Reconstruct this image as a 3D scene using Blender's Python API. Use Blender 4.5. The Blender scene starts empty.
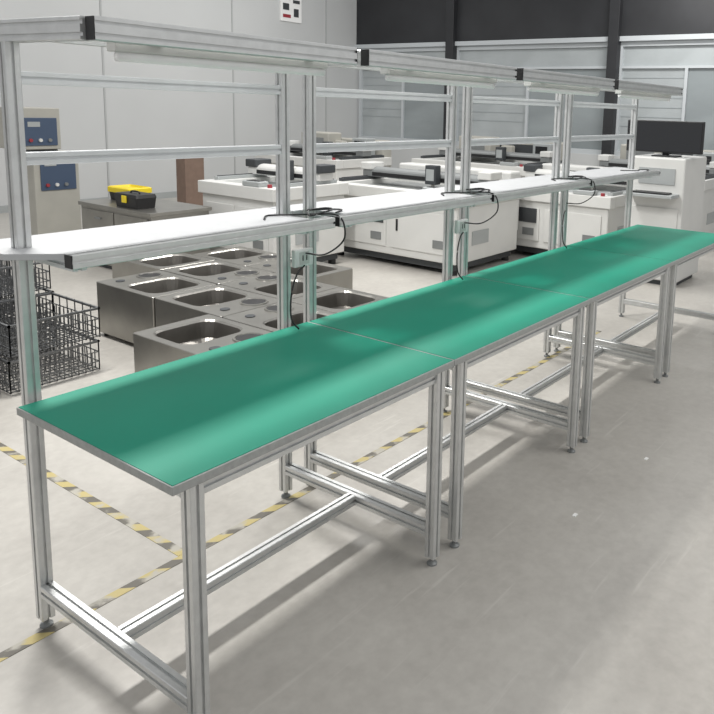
import bpy, bmesh, random
from math import *
from mathutils import Vector, Matrix
random.seed(4)
S=bpy.context.scene
col=S.collection
try:
    S.view_settings.view_transform='Standard'
except Exception: pass

# ---------------------------------------------------------------- materials
def mat(name,color,rough=.5,metal=0,noise=0,nscale=20,bump=0,spec=.5,stretch=(1,1,1),coat=0):
    m=bpy.data.materials.new(name); m.use_nodes=True
    nt=m.node_tree; b=nt.nodes['Principled BSDF']
    b.inputs['Base Color'].default_value=(*color,1)
    b.inputs['Roughness'].default_value=rough
    b.inputs['Metallic'].default_value=metal
    b.inputs['Specular IOR Level'].default_value=spec
    b.inputs['Coat Weight'].default_value=coat
    if noise or bump:
        tc=nt.nodes.new('ShaderNodeTexCoord'); mp=nt.nodes.new('ShaderNodeMapping'); mp.inputs['Scale'].default_value=stretch
        nt.links.new(tc.outputs['Object'],mp.inputs['Vector'])
        n=nt.nodes.new('ShaderNodeTexNoise'); n.inputs['Scale'].default_value=nscale; n.inputs['Detail'].default_value=5
        nt.links.new(mp.outputs[0],n.inputs['Vector'])
        if noise:
            r=nt.nodes.new('ShaderNodeValToRGB')
            r.color_ramp.elements[0].position=.3; r.color_ramp.elements[1].position=.7
            r.color_ramp.elements[0].color=(*[c*(1-noise) for c in color],1)
            r.color_ramp.elements[1].color=(*[min(1,c*(1+noise)) for c in color],1)
            nt.links.new(n.outputs['Fac'],r.inputs['Fac']); nt.links.new(r.outputs['Color'],b.inputs['Base Color'])
        if bump:
            bp=nt.nodes.new('ShaderNodeBump'); bp.inputs['Strength'].default_value=bump; bp.inputs['Distance'].default_value=.01
            nt.links.new(n.outputs['Fac'],bp.inputs['Height']); nt.links.new(bp.outputs[0],b.inputs['Normal'])
    return m
ALU=mat('brushed_aluminium',(.66,.67,.665),.38,.72,.06,30)
ALUW=mat('pale_aluminium',(.72,.74,.75),.45,.35,.04,20)
GREEN=mat('green_esd_laminate',(.005,.265,.172),.5,0,.05,3,spec=.32)
EDGE=mat('grey_laminate_edge',(.34,.35,.34),.5,.1,.1,60)
WBOARD=mat('grey_white_laminate',(.47,.48,.49),.5,0,.04,12)
BLK=mat('black_plastic',(.012,.012,.013),.45)
SCREEN=mat('dark_screen_glass',(.006,.007,.009),.12,coat=.5)
WHT=mat('white_painted_steel',(.64,.64,.62),.45,0,.03,4)
BEIGE=mat('beige_grey_steel',(.40,.39,.35),.5,0,.05,5)
LGREY=mat('light_grey_steel',(.38,.40,.40),.45,.1,.05,5)
MGREY=mat('mid_grey_steel',(.22,.23,.23),.45,.2,.05,5)
DGREY=mat('dark_grey_steel',(.06,.065,.07),.5,.3)
PANEL=mat('blue_grey_panel',(.06,.09,.15),.45,.1)
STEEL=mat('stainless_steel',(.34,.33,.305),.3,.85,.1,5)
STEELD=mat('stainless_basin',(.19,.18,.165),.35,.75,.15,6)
WIRE=mat('grey_coated_wire',(.20,.205,.21),.38,.65)
YEL=mat('yellow_plastic',(.75,.58,.02),.45)
CARD=mat('brown_cardboard',(.19,.13,.10),.8,0,.1,10)
TUBE=mat('white_lamp_diffuser',(.95,.95,.95),.7,spec=.1)
RED=mat('dark_red_print',(.30,.03,.04),.6)
WALL=mat('white_wall_paint',(.54,.55,.55),.75,0,.03,.8)
SEAMM=mat('wall_joint_grey',(.41,.42,.42),.8)
DARKW=mat('dark_shutter_panel',(.022,.023,.026),.5,0,.2,2)
FRAME=mat('pale_window_frame',(.52,.55,.57),.5)
GLASS=mat('grey_window_glass',(.27,.30,.31),.05,0,.15,.6,spec=.9,stretch=(1,1,3))
BLIND=mat('frosted_glass_film',(.40,.43,.44),.2,0,.08,2,spec=.7)
SLAT=mat('faint_window_line',(.32,.35,.36),.4)
PAPER=mat('white_paper',(.85,.85,.84),.7)

# concrete floor
FL=bpy.data.materials.new('polished_concrete'); FL.use_nodes=True
nt=FL.node_tree; b=nt.nodes['Principled BSDF']
tc=nt.nodes.new('ShaderNodeTexCoord')
n1=nt.nodes.new('ShaderNodeTexNoise'); n1.inputs['Scale'].default_value=1.3; n1.inputs['Detail'].default_value=12; n1.inputs['Roughness'].default_value=.7
n2=nt.nodes.new('ShaderNodeTexNoise'); n2.inputs['Scale'].default_value=26; n2.inputs['Detail'].default_value=6
nt.links.new(tc.outputs['Object'],n1.inputs['Vector']); nt.links.new(tc.outputs['Object'],n2.inputs['Vector'])
mx=nt.nodes.new('ShaderNodeMixRGB'); mx.inputs['Fac'].default_value=.3
nt.links.new(n1.outputs['Fac'],mx.inputs[1]); nt.links.new(n2.outputs['Fac'],mx.inputs[2])
cr=nt.nodes.new('ShaderNodeValToRGB'); cr.color_ramp.elements[0].position=.34; cr.color_ramp.elements[1].position=.66
cr.color_ramp.elements[0].color=(.385,.365,.335,1); cr.color_ramp.elements[1].color=(.525,.505,.465,1)
nt.links.new(mx.outputs[0],cr.inputs['Fac'])
mp=nt.nodes.new('ShaderNodeMapping'); mp.inputs['Scale'].default_value=(1,14,1); mp.inputs['Rotation'].default_value=(0,0,.5)
nt.links.new(tc.outputs['Object'],mp.inputs['Vector'])
n3=nt.nodes.new('ShaderNodeTexNoise'); n3.inputs['Scale'].default_value=2.2; n3.inputs['Detail'].default_value=4; nt.links.new(mp.outputs[0],n3.inputs['Vector'])
r3=nt.nodes.new('ShaderNodeValToRGB'); r3.color_ramp.elements[0].position=.64; r3.color_ramp.elements[1].position=.74
nt.links.new(n3.outputs['Fac'],r3.inputs['Fac'])
m3=nt.nodes.new('ShaderNodeMixRGB'); m3.inputs[2].default_value=(.58,.56,.52,1)
mm=nt.nodes.new('ShaderNodeMath'); mm.operation='MULTIPLY'; mm.inputs[1].default_value=.55; nt.links.new(r3.outputs['Color'],mm.inputs[0])
nt.links.new(mm.outputs[0],m3.inputs['Fac']); nt.links.new(cr.outputs['Color'],m3.inputs[1]); nt.links.new(m3.outputs[0],b.inputs['Base Color'])
mr=nt.nodes.new('ShaderNodeMapRange'); mr.inputs['To Min'].default_value=.24; mr.inputs['To Max'].default_value=.46
nt.links.new(n1.outputs['Fac'],mr.inputs['Value']); nt.links.new(mr.outputs[0],b.inputs['Roughness'])
bp=nt.nodes.new('ShaderNodeBump'); bp.inputs['Strength'].default_value=.05; bp.inputs['Distance'].default_value=.01
nt.links.new(n2.outputs['Fac'],bp.inputs['Height']); nt.links.new(bp.outputs[0],b.inputs['Normal'])

def tape_mat(name):
    m=bpy.data.materials.new(name); m.use_nodes=True; nt=m.node_tree; b=nt.nodes['Principled BSDF']
    b.inputs['Roughness'].default_value=.6
    tc=nt.nodes.new('ShaderNodeTexCoord'); sp=nt.nodes.new('ShaderNodeSeparateXYZ'); nt.links.new(tc.outputs['Object'],sp.inputs[0])
    ad=nt.nodes.new('ShaderNodeMath'); ad.operation='ADD'; nt.links.new(sp.outputs['X'],ad.inputs[0]); nt.links.new(sp.outputs['Y'],ad.inputs[1])
    ml=nt.nodes.new('ShaderNodeMath'); ml.operation='MULTIPLY'; ml.inputs[1].default_value=7.5; nt.links.new(ad.outputs[0],ml.inputs[0])
    fr=nt.nodes.new('ShaderNodeMath'); fr.operation='FRACT'; nt.links.new(ml.outputs[0],fr.inputs[0])
    gt=nt.nodes.new('ShaderNodeMath'); gt.operation='GREATER_THAN'; gt.inputs[1].default_value=.5; nt.links.new(fr.outputs[0],gt.inputs[0])
    m1=nt.nodes.new('ShaderNodeMixRGB'); m1.inputs[1].default_value=(.46,.38,.16,1); m1.inputs[2].default_value=(.12,.11,.09,1)
    nt.links.new(gt.outputs[0],m1.inputs['Fac'])
    n=nt.nodes.new('ShaderNodeTexNoise'); n.inputs['Scale'].default_value=11; n.inputs['Detail'].default_value=7
    nt.links.new(tc.outputs['Object'],n.inputs['Vector'])
    r=nt.nodes.new('ShaderNodeValToRGB'); r.color_ramp.elements[0].position=.5; r.color_ramp.elements[1].position=.6
    nt.links.new(n.outputs['Fac'],r.inputs['Fac'])
    m2=nt.nodes.new('ShaderNodeMixRGB'); m2.inputs[2].default_value=(.40,.38,.33,1)
    nt.links.new(r.outputs['Color'],m2.inputs['Fac']); nt.links.new(m1.outputs[0],m2.inputs[1]); nt.links.new(m2.outputs[0],b.inputs['Base Color'])
    return m
TAPE=tape_mat('worn_hazard_tape')

# ---------------------------------------------------------------- helpers
W={}
def finish(name,bm,m,parent=None,smooth=False,bevel=0):
    me=bpy.data.meshes.new(name)
    xs=[v.co for v in bm.verts]
    lo=Vector([min(c[i] for c in xs) for i in range(3)]); hi=Vector([max(c[i] for c in xs) for i in range(3)])
    c=(lo+hi)/2
    if parent is None: c.z=lo.z
    for v in bm.verts: v.co-=c
    bmesh.ops.recalc_face_normals(bm,faces=bm.faces)
    bm.to_mesh(me); bm.free()
    me.materials.append(m)
    if smooth:
        for p in me.polygons: p.use_smooth=True
    o=bpy.data.objects.new(name,me); col.objects.link(o)
    W[o]=c.copy()
    if parent is not None:
        o.parent=parent; o.location=c-W[parent]
    else: o.location=c
    if bevel:
        md=o.modifiers.new('bevel','BEVEL'); md.width=bevel; md.segments=2; md.limit_method='ANGLE'
    return o
def empty(name,loc,label,category,group=None):
    e=bpy.data.objects.new(name,None); e.empty_display_size=.1; e.location=loc; col.objects.link(e); W[e]=Vector(loc)
    tag(e,label,category,group); return e
def tag(o,label,category,group=None):
    o['label']=label; o['category']=category
    if group: o['group']=group
def addbox(bm,x0,x1,y0,y1,z0,z1):
    v=[bm.verts.new((x,y,z)) for x in (x0,x1) for y in (y0,y1) for z in (z0,z1)]
    for f in ((0,1,3,2),(4,6,7,5),(0,4,5,1),(2,3,7,6),(0,2,6,4),(1,5,7,3)):
        bm.faces.new([v[i] for i in f])
def box(name,x0,x1,y0,y1,z0,z1,m,parent=None,bevel=.003):
    bm=bmesh.new(); addbox(bm,x0,x1,y0,y1,z0,z1); return finish(name,bm,m,parent,bevel=bevel)
def boxes(name,L,m,parent=None,bevel=.002):
    bm=bmesh.new()
    for q in L: addbox(bm,*q)
    return finish(name,bm,m,parent,bevel=bevel)
def prism(name,outline,z0,z1,m,parent=None,bevel=.002):
    bm=bmesh.new(); loft(bm,[[(x,y,z0) for x,y in outline],[(x,y,z1) for x,y in outline]])
    return finish(name,bm,m,parent,bevel=bevel)
def slot_profile(w,h,nw,nh,sw=.009,sd=.007):
    P=[]
    def side(a,b,n):
        a=Vector(a);b=Vector(b);d=(b-a);L=d.length;d/=L; inn=Vector((-d.y,d.x))
        P.append(a+d*.002)
        for k in range(n):
            c=L*(k+.5)/n
            P.append(a+d*(c-sw/2)); P.append(a+d*(c-sw/2-.001)+inn*sd)
            P.append(a+d*(c+sw/2+.001)+inn*sd); P.append(a+d*(c+sw/2))
        P.append(b-d*.002)
    side((-w/2,-h/2),(w/2,-h/2),nw); side((w/2,-h/2),(w/2,h/2),nh)
    side((w/2,h/2),(-w/2,h/2),nw); side((-w/2,h/2),(-w/2,-h/2),nh)
    return P
def extr(name,p0,p1,w=.04,h=.04,nw=1,nh=1,m=None,parent=None):
    p0=Vector(p0);p1=Vector(p1);d=(p1-p0).normalized()
    if abs(d.z)>.9: U=Vector((1,0,0));V=Vector((0,1,0))
    else: V=Vector((0,0,1)); U=d.cross(V)
    bm=bmesh.new(); prof=slot_profile(w,h,nw,nh)
    A=[bm.verts.new(p0+U*q.x+V*q.y) for q in prof]; B=[bm.verts.new(p1+U*q.x+V*q.y) for q in prof]
    n=len(prof)
    for i in range(n): bm.faces.new((A[i],A[(i+1)%n],B[(i+1)%n],B[i]))
    bm.faces.new(A); bm.faces.new(B)
    return finish(name,bm,m or ALU,parent)
def loft(bm,loops,cap0=True,cap1=True):
    R=[[bm.verts.new(p) for p in L] for L in loops]
    n=len(R[0])
    for a,b2 in zip(R,R[1:]):
        for i in range(n): bm.faces.new((a[i],a[(i+1)%n],b2[(i+1)%n],b2[i]))
    if cap0: bm.faces.new(R[0])
    if cap1: bm.faces.new(R[-1])
def rrect(cx,cy,w,d,r,z,n=6):
    out=[]
    for k,(sx,sy) in enumerate(((1,1),(-1,1),(-1,-1),(1,-1))):
        for i in range(n):
            a=pi/2*k+pi/2*i/(n-1)
            out.append((cx+sx*(w/2-r)+r*cos(a),cy+sy*(d/2-r)+r*sin(a),z))
    return out
def circ(cx,cy,r,z,n=20): return [(cx+r*cos(2*pi*i/n),cy+r*sin(2*pi*i/n),z) for i in range(n)]
def cyl(name,cx,cy,z0,z1,r,m,parent=None,r2=None,n=20):
    bm=bmesh.new(); loft(bm,[circ(cx,cy,r,z0,n),circ(cx,cy,r2 or r,z1,n)]); return finish(name,bm,m,parent)
def tube(name,pts,r,m,parent=None,res=8):
    P=[Vector(p) for p in pts]; Q=[]
    E=[P[0]*2-P[1]]+P+[P[-1]*2-P[-2]]
    for i in range(1,len(E)-2):
        for k in range(6):
            t=k/6; a,b1,c,d=E[i-1],E[i],E[i+1],E[i+2]
            Q.append(.5*((2*b1)+(c-a)*t+(2*a-5*b1+4*c-d)*t*t+(-a+3*b1-3*c+d)*t**3))
    Q.append(P[-1]); bm=bmesh.new(); loops=[]
    ref=Vector((.3,.2,.93)).normalized()
    for i,q in enumerate(Q):
        t=(Q[min(i+1,len(Q)-1)]-Q[max(i-1,0)]).normalized()
        u=t.cross(ref)
        if u.length<.1: u=t.cross(Vector((1,0,0)))
        u.normalize(); v=t.cross(u)
        loops.append([tuple(q+u*r*cos(2*pi*k/res)+v*r*sin(2*pi*k/res)) for k in range(res)])
    loft(bm,loops); return finish(name,bm,m,parent,smooth=True)

# ---------------------------------------------------------------- room
def struct(o): o['kind']='structure'; return o
XW,YW,HW=11.0,9.6,4.6
struct(box('floor',-6,XW+.2,-6,YW+.2,-.1,0,FL,bevel=0))
struct(box('wall_north',-6,XW+.2,YW,YW+.2,0,HW,WALL,bevel=0))
for i,x in enumerate((3.0,5.4,7.8,10.1)):
    struct(box('trim_%d'%(i+1),x-.012,x+.012,YW-.012,YW,0.1,HW,SEAMM,bevel=0))
struct(box('baseboard_north',-6,XW,YW-.02,YW,0,.1,LGREY,bevel=0))
struct(boxes('wall_east',[(XW,XW+.2,-6,YW,0,.9)],WALL,bevel=0))
struct(boxes('wall_east_header',[(XW,XW+.2,-6,YW,2.85,HW)],DARKW,bevel=0))
ys=[-6,-3.6,-1.2,1.3,3.75,7.1,9.6]
for i,(a,c) in enumerate(zip(ys,ys[1:])):
    w=bpy.data.objects.new('window_%d'%(i+1),None); w.location=(XW+.1,(a+c)/2,.9); col.objects.link(w); W[w]=Vector(w.location); w['kind']='structure'
    a+=.06;c-=.06
    t1=(a+c)/2
    bm=bmesh.new()
    for q in ((XW+.02,XW+.12,a,c,.9,.98),(XW+.02,XW+.12,a,c,2.72,2.85),(XW+.02,XW+.12,a,a+.07,.98,2.72),(XW+.02,XW+.12,c-.07,c,.98,2.72),
              (XW+.03,XW+.11,a+.07,c-.07,2.36,2.40),(XW+.03,XW+.11,t1-.025,t1+.025,.98,2.36)): addbox(bm,*q)
    finish('window_frame',bm,FRAME,w)
    box('window_pane',XW+.07,XW+.08,a+.07,t1-.025,.98,2.36,GLASS,w,bevel=0)
    box('window_pane',XW+.07,XW+.08,t1+.025,c-.07,.98,2.36,BLIND,w,bevel=0)
    box('window_pane',XW+.07,XW+.08,a+.07,c-.07,2.40,2.72,BLIND,w,bevel=0)
    boxes('window_line',[(XW+.064,XW+.07,t1+.03,c-.08,1.4+k*.16,1.412+k*.16) for k in range(6)],SLAT,w,bevel=0)
for i,y in enumerate(ys[1:-1]):
    struct(box('trim_%d'%(i+5),XW-.12,XW+.15,y-.09,y+.09,0,HW,DARKW,bevel=.005))
struct(box('trim_10',XW-.05,XW,-6,YW,2.8,2.88,FRAME,bevel=0))
nb=empty('wall_notice',(9.15,YW-.03,3.15),'white wall notice with red and dark printed symbols','sign')
box('notice_board',8.9,9.42,YW-.03,YW,3.15,3.95,PAPER,nb)
for (xa,xb,za,zb,mm_) in ((8.95,9.13,3.55,3.85,RED),(9.2,9.37,3.62,3.85,DGREY),(9.2,9.37,3.5,3.56,DGREY),(8.95,9.10,3.36,3.48,DGREY),(8.95,9.14,3.22,3.28,RED),(9.22,9.34,3.25,3.40,DGREY)):
    box('notice_symbol',xa,xb,YW-.036,YW-.03,za,zb,mm_,nb,bevel=0)

# ---------------------------------------------------------------- workbenches
H=.75; D=.73; A_=.07; BY=.025; YB=.787; YS=.59; ZS=1.172; YT=.456; ZT=1.79; ZA=1.666; ZB=1.4415
X=[0,1.1125,2.2298,3.3998,4.6647]
BL=['aluminium workbench with green top and open free end','aluminium workbench with green top joined to its neighbours','aluminium workbench with green top joined to its neighbours','aluminium workbench with green top beside white machines']
for i in range(4):
    x0,x1=X[i],X[i+1]
    fx=.10 if i==0 else .02
    ft=.118 if i==0 else .03
    e=empty('workbench',((x0+x1)/2,D/2,0),BL[i],'workbench','row of green-topped workbenches')
    box('table_top',x0+.001,x1-.001,0,D,H-.024,H-.0015,EDGE,e,bevel=.002)
    box('work_surface',x0+.005,x1-.005,.005,D-.005,H-.0015,H,GREEN,e,bevel=0)
    extr('apron_rail',(x0+A_+.02,BY+.005,H-.044),(x1-A_-.02,BY+.005,H-.044),.03,.04,1,1,ALU,e)
    extr('apron_rail',(x0+A_+.02,D-.04,H-.044),(x1-A_-.02,D-.04,H-.044),.03,.04,1,1,ALU,e)
    for xs in (x0+A_,x1-A_):
        extr('apron_rail',(xs,BY+.02,H-.044),(xs,YB-.02,H-.044),.04,.04,1,1,ALU,e)
        extr('leg',(xs,BY,.03),(xs,BY,H-.024),.04,.04,1,1,ALU,e)
        extr('upright_post',(xs,YB,.03),(xs,YB,ZT-.03),.04,.04,1,1,ALU,e)
        extr('side_rail',(xs,BY+.02,.13),(xs,YB-.02,.13),.04,.04,1,1,ALU,e)
        for y in (BY,YB):
            bm=bmesh.new(); loft(bm,[circ(xs,y,.019,0),circ(xs,y,.019,.006),circ(xs,y,.008,.012),circ(xs,y,.008,.03)])
            finish('levelling_foot',bm,MGREY,e)
    extr('stretcher',(x0+A_+.02,.40,.13),(x1-A_-.02,.40,.13),.04,.04,1,1,ALU,e)
    xl=x0+.093; xr=x1-.093; yf=YS+.02; yn=YB+.023; yb2=.955
    xle=x0+.004; xre=x1-.004
    right=[(xr,yf),(xr,yn),(xre,yn),(xre,yb2)]
    if i==0: # free end : board runs out past the upright with a straight cut
        ol=[(.10,yf-.018),(.14,yf)]+right+[(-.01,yb2),(-.01,.72)]
    else:
        ol=[(xl,yf)]+right+[(xle,yb2),(xle,yn),(xl,yn)]
    prism('shelf_board',ol,ZS+.0205 if i==0 else ZS+.002,ZS+.032 if i==0 else ZS+.02,WBOARD,e,.001) if False else prism('shelf_board',([(.10,yf)]+right+[(-.01,yb2),(-.01,.72)]) if i==0 else ol,ZS+.002,ZS+.02,WBOARD,e,.001)
    extr('shelf_rail',(x0+fx,YS,ZS),(x1-.006,YS,ZS),.04,.04,1,1,ALU,e)
    for xc in (x0+fx,x1-.003):
        box('end_cap',xc-.003,xc,YS-.018,YS+.018,ZS-.018,ZS+.018,BLK,e,bevel=0)
    for xs in (x0+A_+(.07 if i==0 else .04),x1-A_-.04):
        extr('shelf_bracket',(xs,YS+.02,ZS-.018),(xs,.93,ZS-.018),.04,.035,1,1,ALUW,e)
    for z in (ZA,ZB):
        extr('cross_bar',(x0+A_+.02,YB,z),(x1-A_-.02,YB,z),.03,.036,1,1,ALUW,e)
    for xs in (x0+A_,x1-A_):
        extr('top_arm',(xs+(.05 if i==0 and xs<.5 else 0),YT+.02,ZT),(xs,YB+.12,ZT),.04,.06,1,2,ALU,e)
    xt1=x1-.035
    extr('top_rail',(x0+ft,YT,ZT),(xt1,YT,ZT),.04,.06,1,2,ALU,e)
    for xc in (x0+ft,xt1+.003):
        box('end_cap',xc-.003,xc,YT-.019,YT+.019,ZT-.029,ZT+.029,BLK,e,bevel=0)
    extr('top_rear_rail',(x0+A_+.02,YB+.0,ZT),(x1-A_-.02,YB+.0,ZT),.04,.04,1,1,ALU,e)
    lp=box('lamp',x0+.2,x1-.13,YT+.03,YT+.075,ZT-.05,ZT-.02,WHT,e,.003)
    tube('lamp_tube',[(x0+.21,YT+.045,ZT-.062),((x0+x1)/2,YT+.045,ZT-.062),(x1-.14,YT+.045,ZT-.062)],.014,TUBE,lp)
    box('lamp_bracket',x0+.3,x0+.34,YT+.02,YT+.05,ZT-.02,ZT+.01,ALUW,lp,0); box('lamp_bracket',x1-.24,x1-.2,YT+.02,YT+.05,ZT-.02,ZT+.01,ALUW,lp,0)

# cables and sockets
ZT_=ZS+.0245
def cable(pts,lab,r=.0034,g='cables at the bench shelf'):
    o=tube('power_cable',pts,r,BLK); tag(o,lab,'cable',g); return o
for k,xb in enumerate(X[1:4]):
    cable([(xb-.24,.70,ZT_),(xb-.17,.76,ZT_),(xb-.10,.70,ZT_+.002),(xb-.03,.655,ZT_+.002),(xb+.02,.60,ZT_+.002),(xb+.03,.562,ZS+.0),(xb+.03,.56,1.10),(xb-.0,.63,1.04),(xb-.0,.735,1.03)],'thin black cable looped over the shelf edge down to socket')
    cable([(xb+.07,.64,ZT_),(xb+.15,.69,ZT_),(xb+.06,.74,ZT_+.003),(xb-.03,.69,ZT_+.01),(xb-.06,.65,ZT_),(xb-.02,.635,ZT_+.008),(xb+.07,.66,ZT_+.01),(xb+.10,.72,ZT_+.008),(xb+.0,.73,ZT_+.008)],'thin black cable lying in a loose tangle on shelf')
    cable([(xb-.005,.738,.98),(xb-.06,.72,.96),(xb-.11,.70,.89),(xb-.13,.68,.80),(xb-.11,.66,.757)],'thin black cable hanging from socket onto green table top')
    if k<2:
        e=empty('power_socket',(xb,.765,.975),'small white power socket box fixed between two uprights','socket','power sockets between uprights')
        box('socket_body',xb-.049,xb+.049,.745,.767,.975,1.045,PAPER,e,.004)
        box('socket_face',xb-.025,xb+.025,.742,.745,.985,1.035,WHT,e,0)
        for dx in (-.01,.01): box('socket_slot',xb+dx-.002,xb+dx+.002,.7405,.742,1.0,1.022,BLK,e,0)
cable([(4.30,.75,ZT_),(4.40,.66,ZT_),(4.50,.68,ZT_),(4.56,.63,ZT_),(4.50,.62,ZT_)],'thin black cable coiled on end of aluminium shelf')

# ---------------------------------------------------------------- floor tape
def tape(x0,x1,y0,y1,lab):
    o=box('hazard_floor_tape',x0,x1,y0,y1,0,.0015,TAPE,bevel=0); tag(o,lab,'floor tape','hazard tape lines on floor')
tape(.525,.563,.775,5.0,'worn black and yellow hazard tape running to wire baskets')
tape(-1.2,4.1,.735,.773,'worn black and yellow hazard tape beneath the workbenches')

# ---------------------------------------------------------------- stainless basins
def sink(x,y,w=.485,d=.66,h=.38,flip=False):
    cx,cy=x+w/2,y+d/2
    e=empty('steel_sink_unit',(cx,cy,0),'stainless steel sink unit with rectangular basin and round drain opening','sink','stainless sink units on the floor')
    s=1 if not flip else -1
    bm=bmesh.new()
    ox=cx; oy=cy+.09*s
    bw,bd=w-.09,d-.30
    loft(bm,[rrect(cx,cy,w,d,.012,.03),rrect(cx,cy,w,d,.012,h-.003),rrect(cx,cy,w-.006,d-.006,.01,h),
             rrect(ox,oy,bw,bd,.09,h),rrect(ox,oy,bw-.02,bd-.02,.085,h-.01)],cap1=False)
    finish('body',bm,STEEL,e)
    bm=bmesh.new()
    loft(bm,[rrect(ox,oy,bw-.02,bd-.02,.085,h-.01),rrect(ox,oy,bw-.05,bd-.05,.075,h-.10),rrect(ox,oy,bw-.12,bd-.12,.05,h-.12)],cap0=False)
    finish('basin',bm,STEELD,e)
    ry=cy-(d/2-.11)*s
    n=28; R=.09
    bm=bmesh.new()
    loft(bm,[circ(cx+.09,ry,R,h,n),circ(cx+.09,ry,R-.003,h+.008,n),circ(cx+.09,ry,R-.012,h+.008,n),circ(cx+.09,ry,R-.016,h+.002,n)])
    r=finish('drain_ring',bm,STEEL,e)
    cyl('drain_shade_disc',cx+.09,ry,h+.002,h+.004,R-.018,BLK,r)  # black disc stands in for the shade inside the round opening
    cyl('tap_hole',cx-.13,ry,h,h+.004,.03,DGREY,e)
    for sx in (-1,1):
        for sy in (-1,1): cyl('foot',cx+sx*(w/2-.04),cy+sy*(d/2-.04),0,.03,.018,BLK,e)
for (x,y,f) in [(1.235,1.53,0),(1.235,2.21,1),(1.73,1.42,1),(1.73,2.09,0),(1.725,2.76,1),(2.225,1.42,0),(2.225,2.09,1),(2.225,2.76,0),(2.225,3.43,1),(2.72,2.42,1),(2.72,3.09,0)]:
    if (x,y)==(1.235,2.21): continue
    sink(x,y,flip=bool(f))

# ---------------------------------------------------------------- wire baskets
def basket(x,y,z,w=.5,d=.54,h=.19):
    bm=bmesh.new(); r=.0027
    def bar(a,b2,rr=r):
        lo=[min(p,q)-rr for p,q in zip(a,b2)]; hi=[max(p,q)+rr for p,q in zip(a,b2)]
        addbox(bm,lo[0],hi[0],lo[1],hi[1],lo[2],hi[2])
    n=12
    for i in range(n+1):
        u=i/n
        bar((x+w*u,y,z+.01),(x+w*u,y+d,z+.01)); bar((x,y+d*u,z+.015),(x+w,y+d*u,z+.015))
        for yy in (y,y+d): bar((x+w*u,yy,z+.01),(x+w*u,yy,z+(h if i%2==0 else .12)))
        for xx in (x,x+w): bar((xx,y+d*u,z+.01),(xx,y+d*u,z+(h if i%2==0 else .12)))
        if i%2:
            for j in range(1,10): bar((x+w*u,y+d*j/10,z+.01),(x+w*u,y+d*j/10,z+.13))
    for zz,rr in ((z+.06,r),(z+.12,r),(z+h-.006,.006)):
        for yy in (y,y+d): bar((x,yy,zz),(x+w,yy,zz),rr)
        for xx in (x,x+w): bar((xx,y,zz),(xx,y+d,zz),rr)
    o=finish('wire_basket',bm,WIRE)
    tag(o,'grey wire dish basket with upright prongs, stacked','basket','stacked wire dish baskets')
for (x,y,n) in [(.86,2.76,2),(.88,3.33,3),(.32,2.80,2),(.34,3.37,3),(.90,3.94,3),(.36,3.98,3)]:
    for k in range(n): basket(x+.012*(k%2),y,.0005+k*.2)

# ---------------------------------------------------------------- control cabinet
e=empty('control_cabinet',(3.0,6.7,0),'stacked beige-grey control boxes with small blue-grey panels','cabinet')
box('plinth',2.80,3.22,6.44,6.94,0,.06,DGREY,e,0)
box('lower_body',2.78,3.24,6.4,6.98,.06,1.05,BEIGE,e,.008)
box('upper_body',2.66,3.08,6.42,6.98,1.08,1.50,BEIGE,e,.008)
box('spacer',2.79,3.06,6.46,6.94,1.05,1.08,DGREY,e,0)
for (xa,xb2,za,zb) in ((2.71,3.04,1.12,1.40),(2.84,3.20,.66,1.0)):
    yf=6.42 if za>1.05 else 6.4
    p=box('control_panel',xa,xb2,yf-.012,yf,za,zb,PANEL,e,.003)
    box('panel_display',xa+.04,xa+.16,yf-.016,yf-.012,zb-.09,zb-.04,LGREY,p,0)
    for k in range(3):
        bm=bmesh.new(); cxk=xa+.06+k*.095
        loft(bm,[[(cxk+.018*cos(a*pi/6),yy,za+.055+.018*sin(a*pi/6)) for a in range(12)] for yy in (yf-.03,yf-.012)])
        finish('knob',bm,[RED,WHT,MGREY][k],p)

# ---------------------------------------------------------------- steel counter, toolbox, carton
e=empty('steel_counter',(3.17,5.1,0),'low closed stainless steel counter carrying black toolbox','counter')
box('worktop',2.85,3.5,4.52,5.72,.585,.62,STEEL,e,.004)
box('body',2.87,3.48,4.54,5.70,.04,.585,STEEL,e,.004)
box('plinth',2.90,3.45,4.58,5.66,0,.04,DGREY,e,.002)
for y in (4.58,5.13):
    d=box('door',2.858,2.87,y,y+.53,.08,.56,STEEL,e,.002); box('handle',2.846,2.858,y+.2,y+.3,.48,.495,MGREY,d,0)
e=empty('toolbox',(3.0,4.98,.62),'low black plastic toolbox with yellow latch on steel counter','toolbox')
bm=bmesh.new(); loft(bm,[rrect(3.0,4.98,.19,.34,.02,.62),rrect(3.0,4.98,.21,.37,.02,.72)]); finish('body',bm,BLK,e)
bm=bmesh.new(); loft(bm,[rrect(3.0,4.98,.215,.375,.02,.72),rrect(3.0,4.98,.20,.35,.02,.75)]); finish('lid',bm,BLK,e)
box('latch',2.884,2.895,4.95,5.02,.67,.735,YEL,e,.002)
tube('handle',[(3.0,4.91,.75),(3.0,4.92,.765),(3.0,4.98,.77),(3.0,5.04,.765),(3.0,5.05,.75)],.007,BLK,e)
e=empty('tool_tray',(3.25,5.50,.62),'flat yellow plastic tray on steel counter','tray')
bm=bmesh.new(); loft(bm,[rrect(3.25,5.48,.22,.34,.02,.62),rrect(3.25,5.48,.24,.36,.02,.70)]); finish('body',bm,BLK,e)
bm=bmesh.new(); loft(bm,[rrect(3.25,5.48,.26,.38,.02,.70),rrect(3.25,5.48,.26,.38,.02,.745),rrect(3.25,5.48,.23,.35,.02,.755),rrect(3.25,5.48,.21,.33,.02,.735)]); finish('lid',bm,YEL,e)
e=empty('cardboard_carton',(5.31,7.4,0),'tall narrow brown cardboard carton standing near the wall','box')
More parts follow.
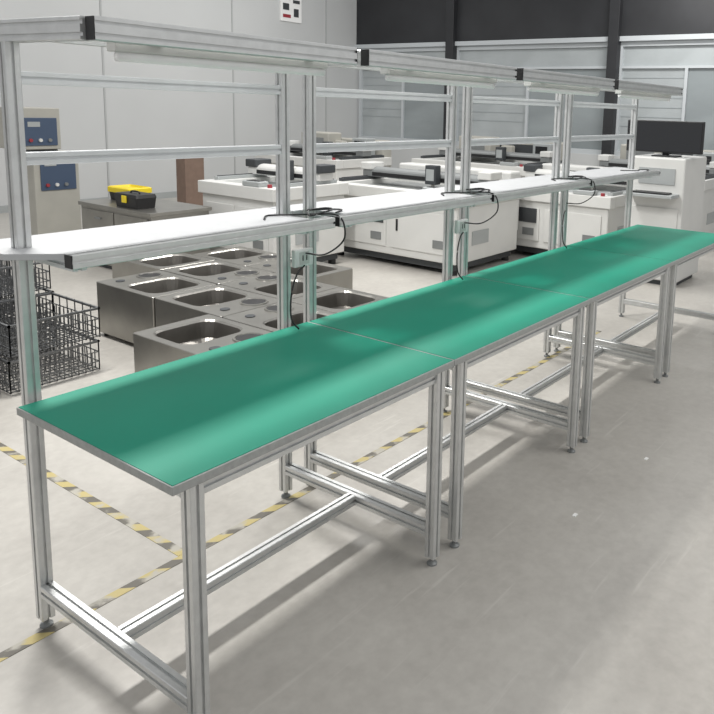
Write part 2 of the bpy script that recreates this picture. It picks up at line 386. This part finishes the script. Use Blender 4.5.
box('carton_body',5.16,5.46,7.3,7.5,0,.84,CARD,e,.003); box('carton_flap',5.16,5.46,7.3,7.397,.84,.844,CARD,e,0); box('carton_flap',5.16,5.46,7.403,7.5,.84,.844,CARD,e,0)

# ---------------------------------------------------------------- machines
def machine(x0,x1,y0,y1,h,lab,hood=None,gx=.55,extra=False,dark=False,opening=False):
    e=empty('laser_cutting_machine',((x0+x1)/2,(y0+y1)/2,0),lab,'machine','white industrial machines')
    box('plinth',x0+.08,x1-.08,y0+.08,y1-.08,.05,.12,DGREY,e,0)
    box('body',x0+.03,x1-.03,y0+.03,y1-.03,.12,h-.12,WHT,e,.012)
    for x in (x0+.12,x1-.12):
        for y in (y0+.12,y1-.12): cyl('foot',x,y,0,.05,.04,BLK,e)
    ym=(y0+y1)/2
    for a,c in ((y0+.1,ym-.03),(ym+.03,y1-.1)):
        d=box('access_door',x0+.018,x0+.03,a,c,.2,h-.2,WHT,e,.004)
        box('handle',x0+.006,x0+.018,c-.1,c-.08,.38,.5,BLK,d,.002)
        box('door_vent',x0+.012,x0+.018,a+.06,a+.2,.26,.34,MGREY,d,0)
    if opening:
        box('front_opening',x0+.008,x0+.018,ym+.06,ym+.5,h-.36,h-.2,DGREY,e,.002)
    box('side_vent',x0+.3,x0+.6,y0+.024,y0+.03,.28,.42,LGREY,e,0)
    bm=bmesh.new()
    for q in ((x0,x0+.14,y0,y1,h-.12,h),(x1-.14,x1,y0,y1,h-.12,h),(x0+.14,x1-.14,y0,y0+.16,h-.12,h),(x0+.14,x1-.14,y1-.16,y1,h-.12,h)): addbox(bm,*q)
    finish('deck_frame',bm,WHT,e,bevel=.006)
    box('cutting_bed',x0+.14,x1-.14,y0+.16,y1-.16,h-.12,h-.05,MGREY if dark else LGREY,e,0)
    xm=x0+(x1-x0)*gx
    for ya in (y0+.05,y1-.11):
        gr=box('guide_rail',x0+.16,x1-.12,ya,ya+.06,h,h+.035,DGREY if dark else LGREY,e,.003)
        box('rail_strip',x0+.18,x1-.14,ya+.02,ya+.04,h+.035,h+.042,DGREY,gr,0)
    bm=bmesh.new(); loops=[]
    for yy in (y0+.02,y1-.02):
        prof=[(-.09,h+.035)]+[(.09*cos(pi-a*pi/10),h+.09+.055*sin(a*pi/10)) for a in range(11)]+[(.09,h+.035)]
        loops.append([(xm+px_,yy,pz_) for px_,pz_ in prof])
    loft(bm,loops); g=finish('gantry',bm,MGREY if dark else WHT,e,bevel=.004)
    box('gantry_belt',xm-.096,xm-.09,y0+.16,y1-.16,h+.045,h+.085,BLK,g,0)
    for ya in (y0+.0,y1-.16): box('gantry_motor',xm-.11,xm+.11,ya,ya+.16,h+.11,h+.19,DGREY if not dark else WHT,g,.01)
    yh=y0+(y1-y0)*.4
    hd=box('cutting_head',xm-.19,xm-.096,yh-.07,yh+.07,h+.02,h+.22,DGREY,e,.008)
    box('head_cover',xm-.196,xm-.19,yh-.05,yh+.05,h+.06,h+.18,LGREY,hd,0)
    cyl('nozzle',xm-.14,yh,h-.04,h+.02,.02,STEEL,hd,n=12)
    c=box('control_console',x0+.01,x0+.13,y0+.2,y0+.44,h,h+.05,LGREY,e,.01)
    box('keypad',x0+.03,x0+.11,y0+.24,y0+.40,h+.05,h+.055,BLK,c,0)
    cyl('emergency_button',x0+.07,y0+.12,h,h+.03,.022,RED,e,n=14)
    if extra:
        q=box('power_module',x1-.45,x1-.15,y1-.8,y1-.2,h+.05,h+.34,BEIGE,e,.02)
        box('module_vent',x1-.456,x1-.45,y1-.7,y1-.3,h+.12,h+.26,MGREY,q,0)
        q=box('signal_box',x1-.35,x1-.15,y0+.2,y0+.5,h+.0,h+.28,LGREY,e,.01)
        box('signal_display',x1-.356,x1-.35,y0+.25,y0+.45,h+.12,h+.24,SCREEN,q,0)
        box('exhaust_duct',x1-.30,x1-.18,ym-.1,ym+.1,h,h+.22,BEIGE,e,.02)
    if hood:
        hh=box('rear_cover',x1-.1,x1+.12,y0+.1,y1-.1,.3,h+hood,BEIGE if extra else WHT,e,.02)
        box('cover_vent',x1-.106,x1-.1,y0+.4,y1-.4,h+.07,h+hood-.06,DGREY,hh,0)
    return e
machine(3.62,4.62,3.80,4.9,.84,'white laser cutting machine with gantry behind stainless sinks',gx=.7)
machine(4.78,6.0,2.55,4.3,.80,'white laser cutting machine with open bed and dark gantry',hood=.16,dark=True,opening=True)
machine(6.15,7.5,1.6,3.2,.76,'white laser cutting machine with flat deck near bench end',hood=.2,gx=.8,opening=True)
machine(7.9,9.3,3.6,5.6,.85,'white laser cutting machine with beige modules near window wall',hood=.3,extra=True,dark=True)
machine(6.6,7.8,5.9,7.6,.85,'white laser cutting machine near wall corner',hood=.25,extra=True,dark=True)
machine(8.0,9.4,1.2,2.9,.85,'white laser cutting machine near windows and dark columns',hood=.3,extra=True,dark=True)
e=empty('monitor_cabinet',(6.22,1.0,0),'tall white machine cabinet carrying a black monitor','machine')
box('body',5.85,6.5,.76,1.30,.05,1.22,WHT,e,.015)
box('plinth',5.9,6.45,.80,1.26,0,.05,DGREY,e,0)
d=box('cabinet_door',5.838,5.85,.80,1.26,.12,.75,WHT,e,.004); box('handle',5.826,5.838,.84,.86,.4,.52,BLK,d,.002)
box('keyboard_shelf',5.64,5.85,.80,1.27,.86,.89,LGREY,e,.004)
box('keyboard',5.67,5.80,.85,1.2,.89,.905,BLK,e,.002)
box('vent_panel',5.842,5.85,.85,1.2,.97,1.12,LGREY,e,0)
m=empty('computer_monitor',(6.05,1.0,1.22),'black flat computer monitor on top of white cabinet','monitor')
box('screen_housing',5.98,6.02,.66,1.40,1.26,1.56,BLK,m,.006)
box('screen',5.976,5.98,.675,1.385,1.275,1.545,SCREEN,m,0)
box('stand_neck',6.02,6.06,.99,1.05,1.235,1.45,BLK,m,.003); box('stand_base',5.95,6.15,.90,1.13,1.22,1.235,BLK,m,.003)
for (x,y) in ((1.64,-.25),(2.55,-1.0),(2.3,-.3)):
    o=box('paper_scrap',x,x+.025,y,y+.014,0,.003,PAPER,bevel=0); tag(o,'tiny white paper scrap lying on concrete','paper','paper scraps on floor')

# ---------------------------------------------------------------- lights
w=bpy.data.worlds.new('w'); S.world=w; w.use_nodes=True
bg=w.node_tree.nodes['Background']; bg.inputs[0].default_value=(.985,.99,1,1); bg.inputs[1].default_value=.60
def area(loc,sx,sy,p,target=None,c=(1,.985,.955)):
    l=bpy.data.lights.new('ceiling_or_fill_light','AREA'); l.shape='RECTANGLE'; l.size=sx; l.size_y=sy; l.energy=p; l.color=c
    o=bpy.data.objects.new('ceiling_or_fill_light',l); o.location=loc; col.objects.link(o)
    if target: o.rotation_euler=(Vector(target)-Vector(loc)).to_track_quat('-Z','Y').to_euler()
area((1.2,3.1,4.3),1.5,.35,220,(1.0,.4,0))
area((4.8,3.0,4.3),1.8,.5,130)
area((7,6,4.3),2,.5,90,(7,8,1.5))  # added fill, aimed at the north wall to brighten it
area((2,6.5,4.3),2,.5,50,(2,9,1.5))  # second added fill, lifts the left part of the north wall
area((9.3,2,4.3),2,.5,100,(10.5,2,1.5))
area((3.0,-2.2,4.4),3,1.2,85)

# ---------------------------------------------------------------- camera (pose solved from the bench geometry)
cx,cy,cz,pitch,roll,yaw,f,py,px=-.9264,-1.4104,1.6169,.1594,.0296,.6013,740.46,227.69,461.31
F=Vector((cos(yaw)*cos(pitch),sin(yaw)*cos(pitch),-sin(pitch))); R=F.cross(Vector((0,0,1))).normalized(); U=R.cross(F)
R2=R*cos(roll)+U*sin(roll); U2=-R*sin(roll)+U*cos(roll)
cam=bpy.data.cameras.new('camera'); co=bpy.data.objects.new('camera',cam); col.objects.link(co)
M=Matrix((( R2.x,U2.x,-F.x,cx),(R2.y,U2.y,-F.y,cy),(R2.z,U2.z,-F.z,cz),(0,0,0,1)))
co.matrix_world=M
cam.sensor_width=36; cam.lens=f/714*36; cam.shift_x=-(px-357)/714; cam.shift_y=(py-357)/714
cam.clip_start=.05; cam.clip_end=100
S.camera=co
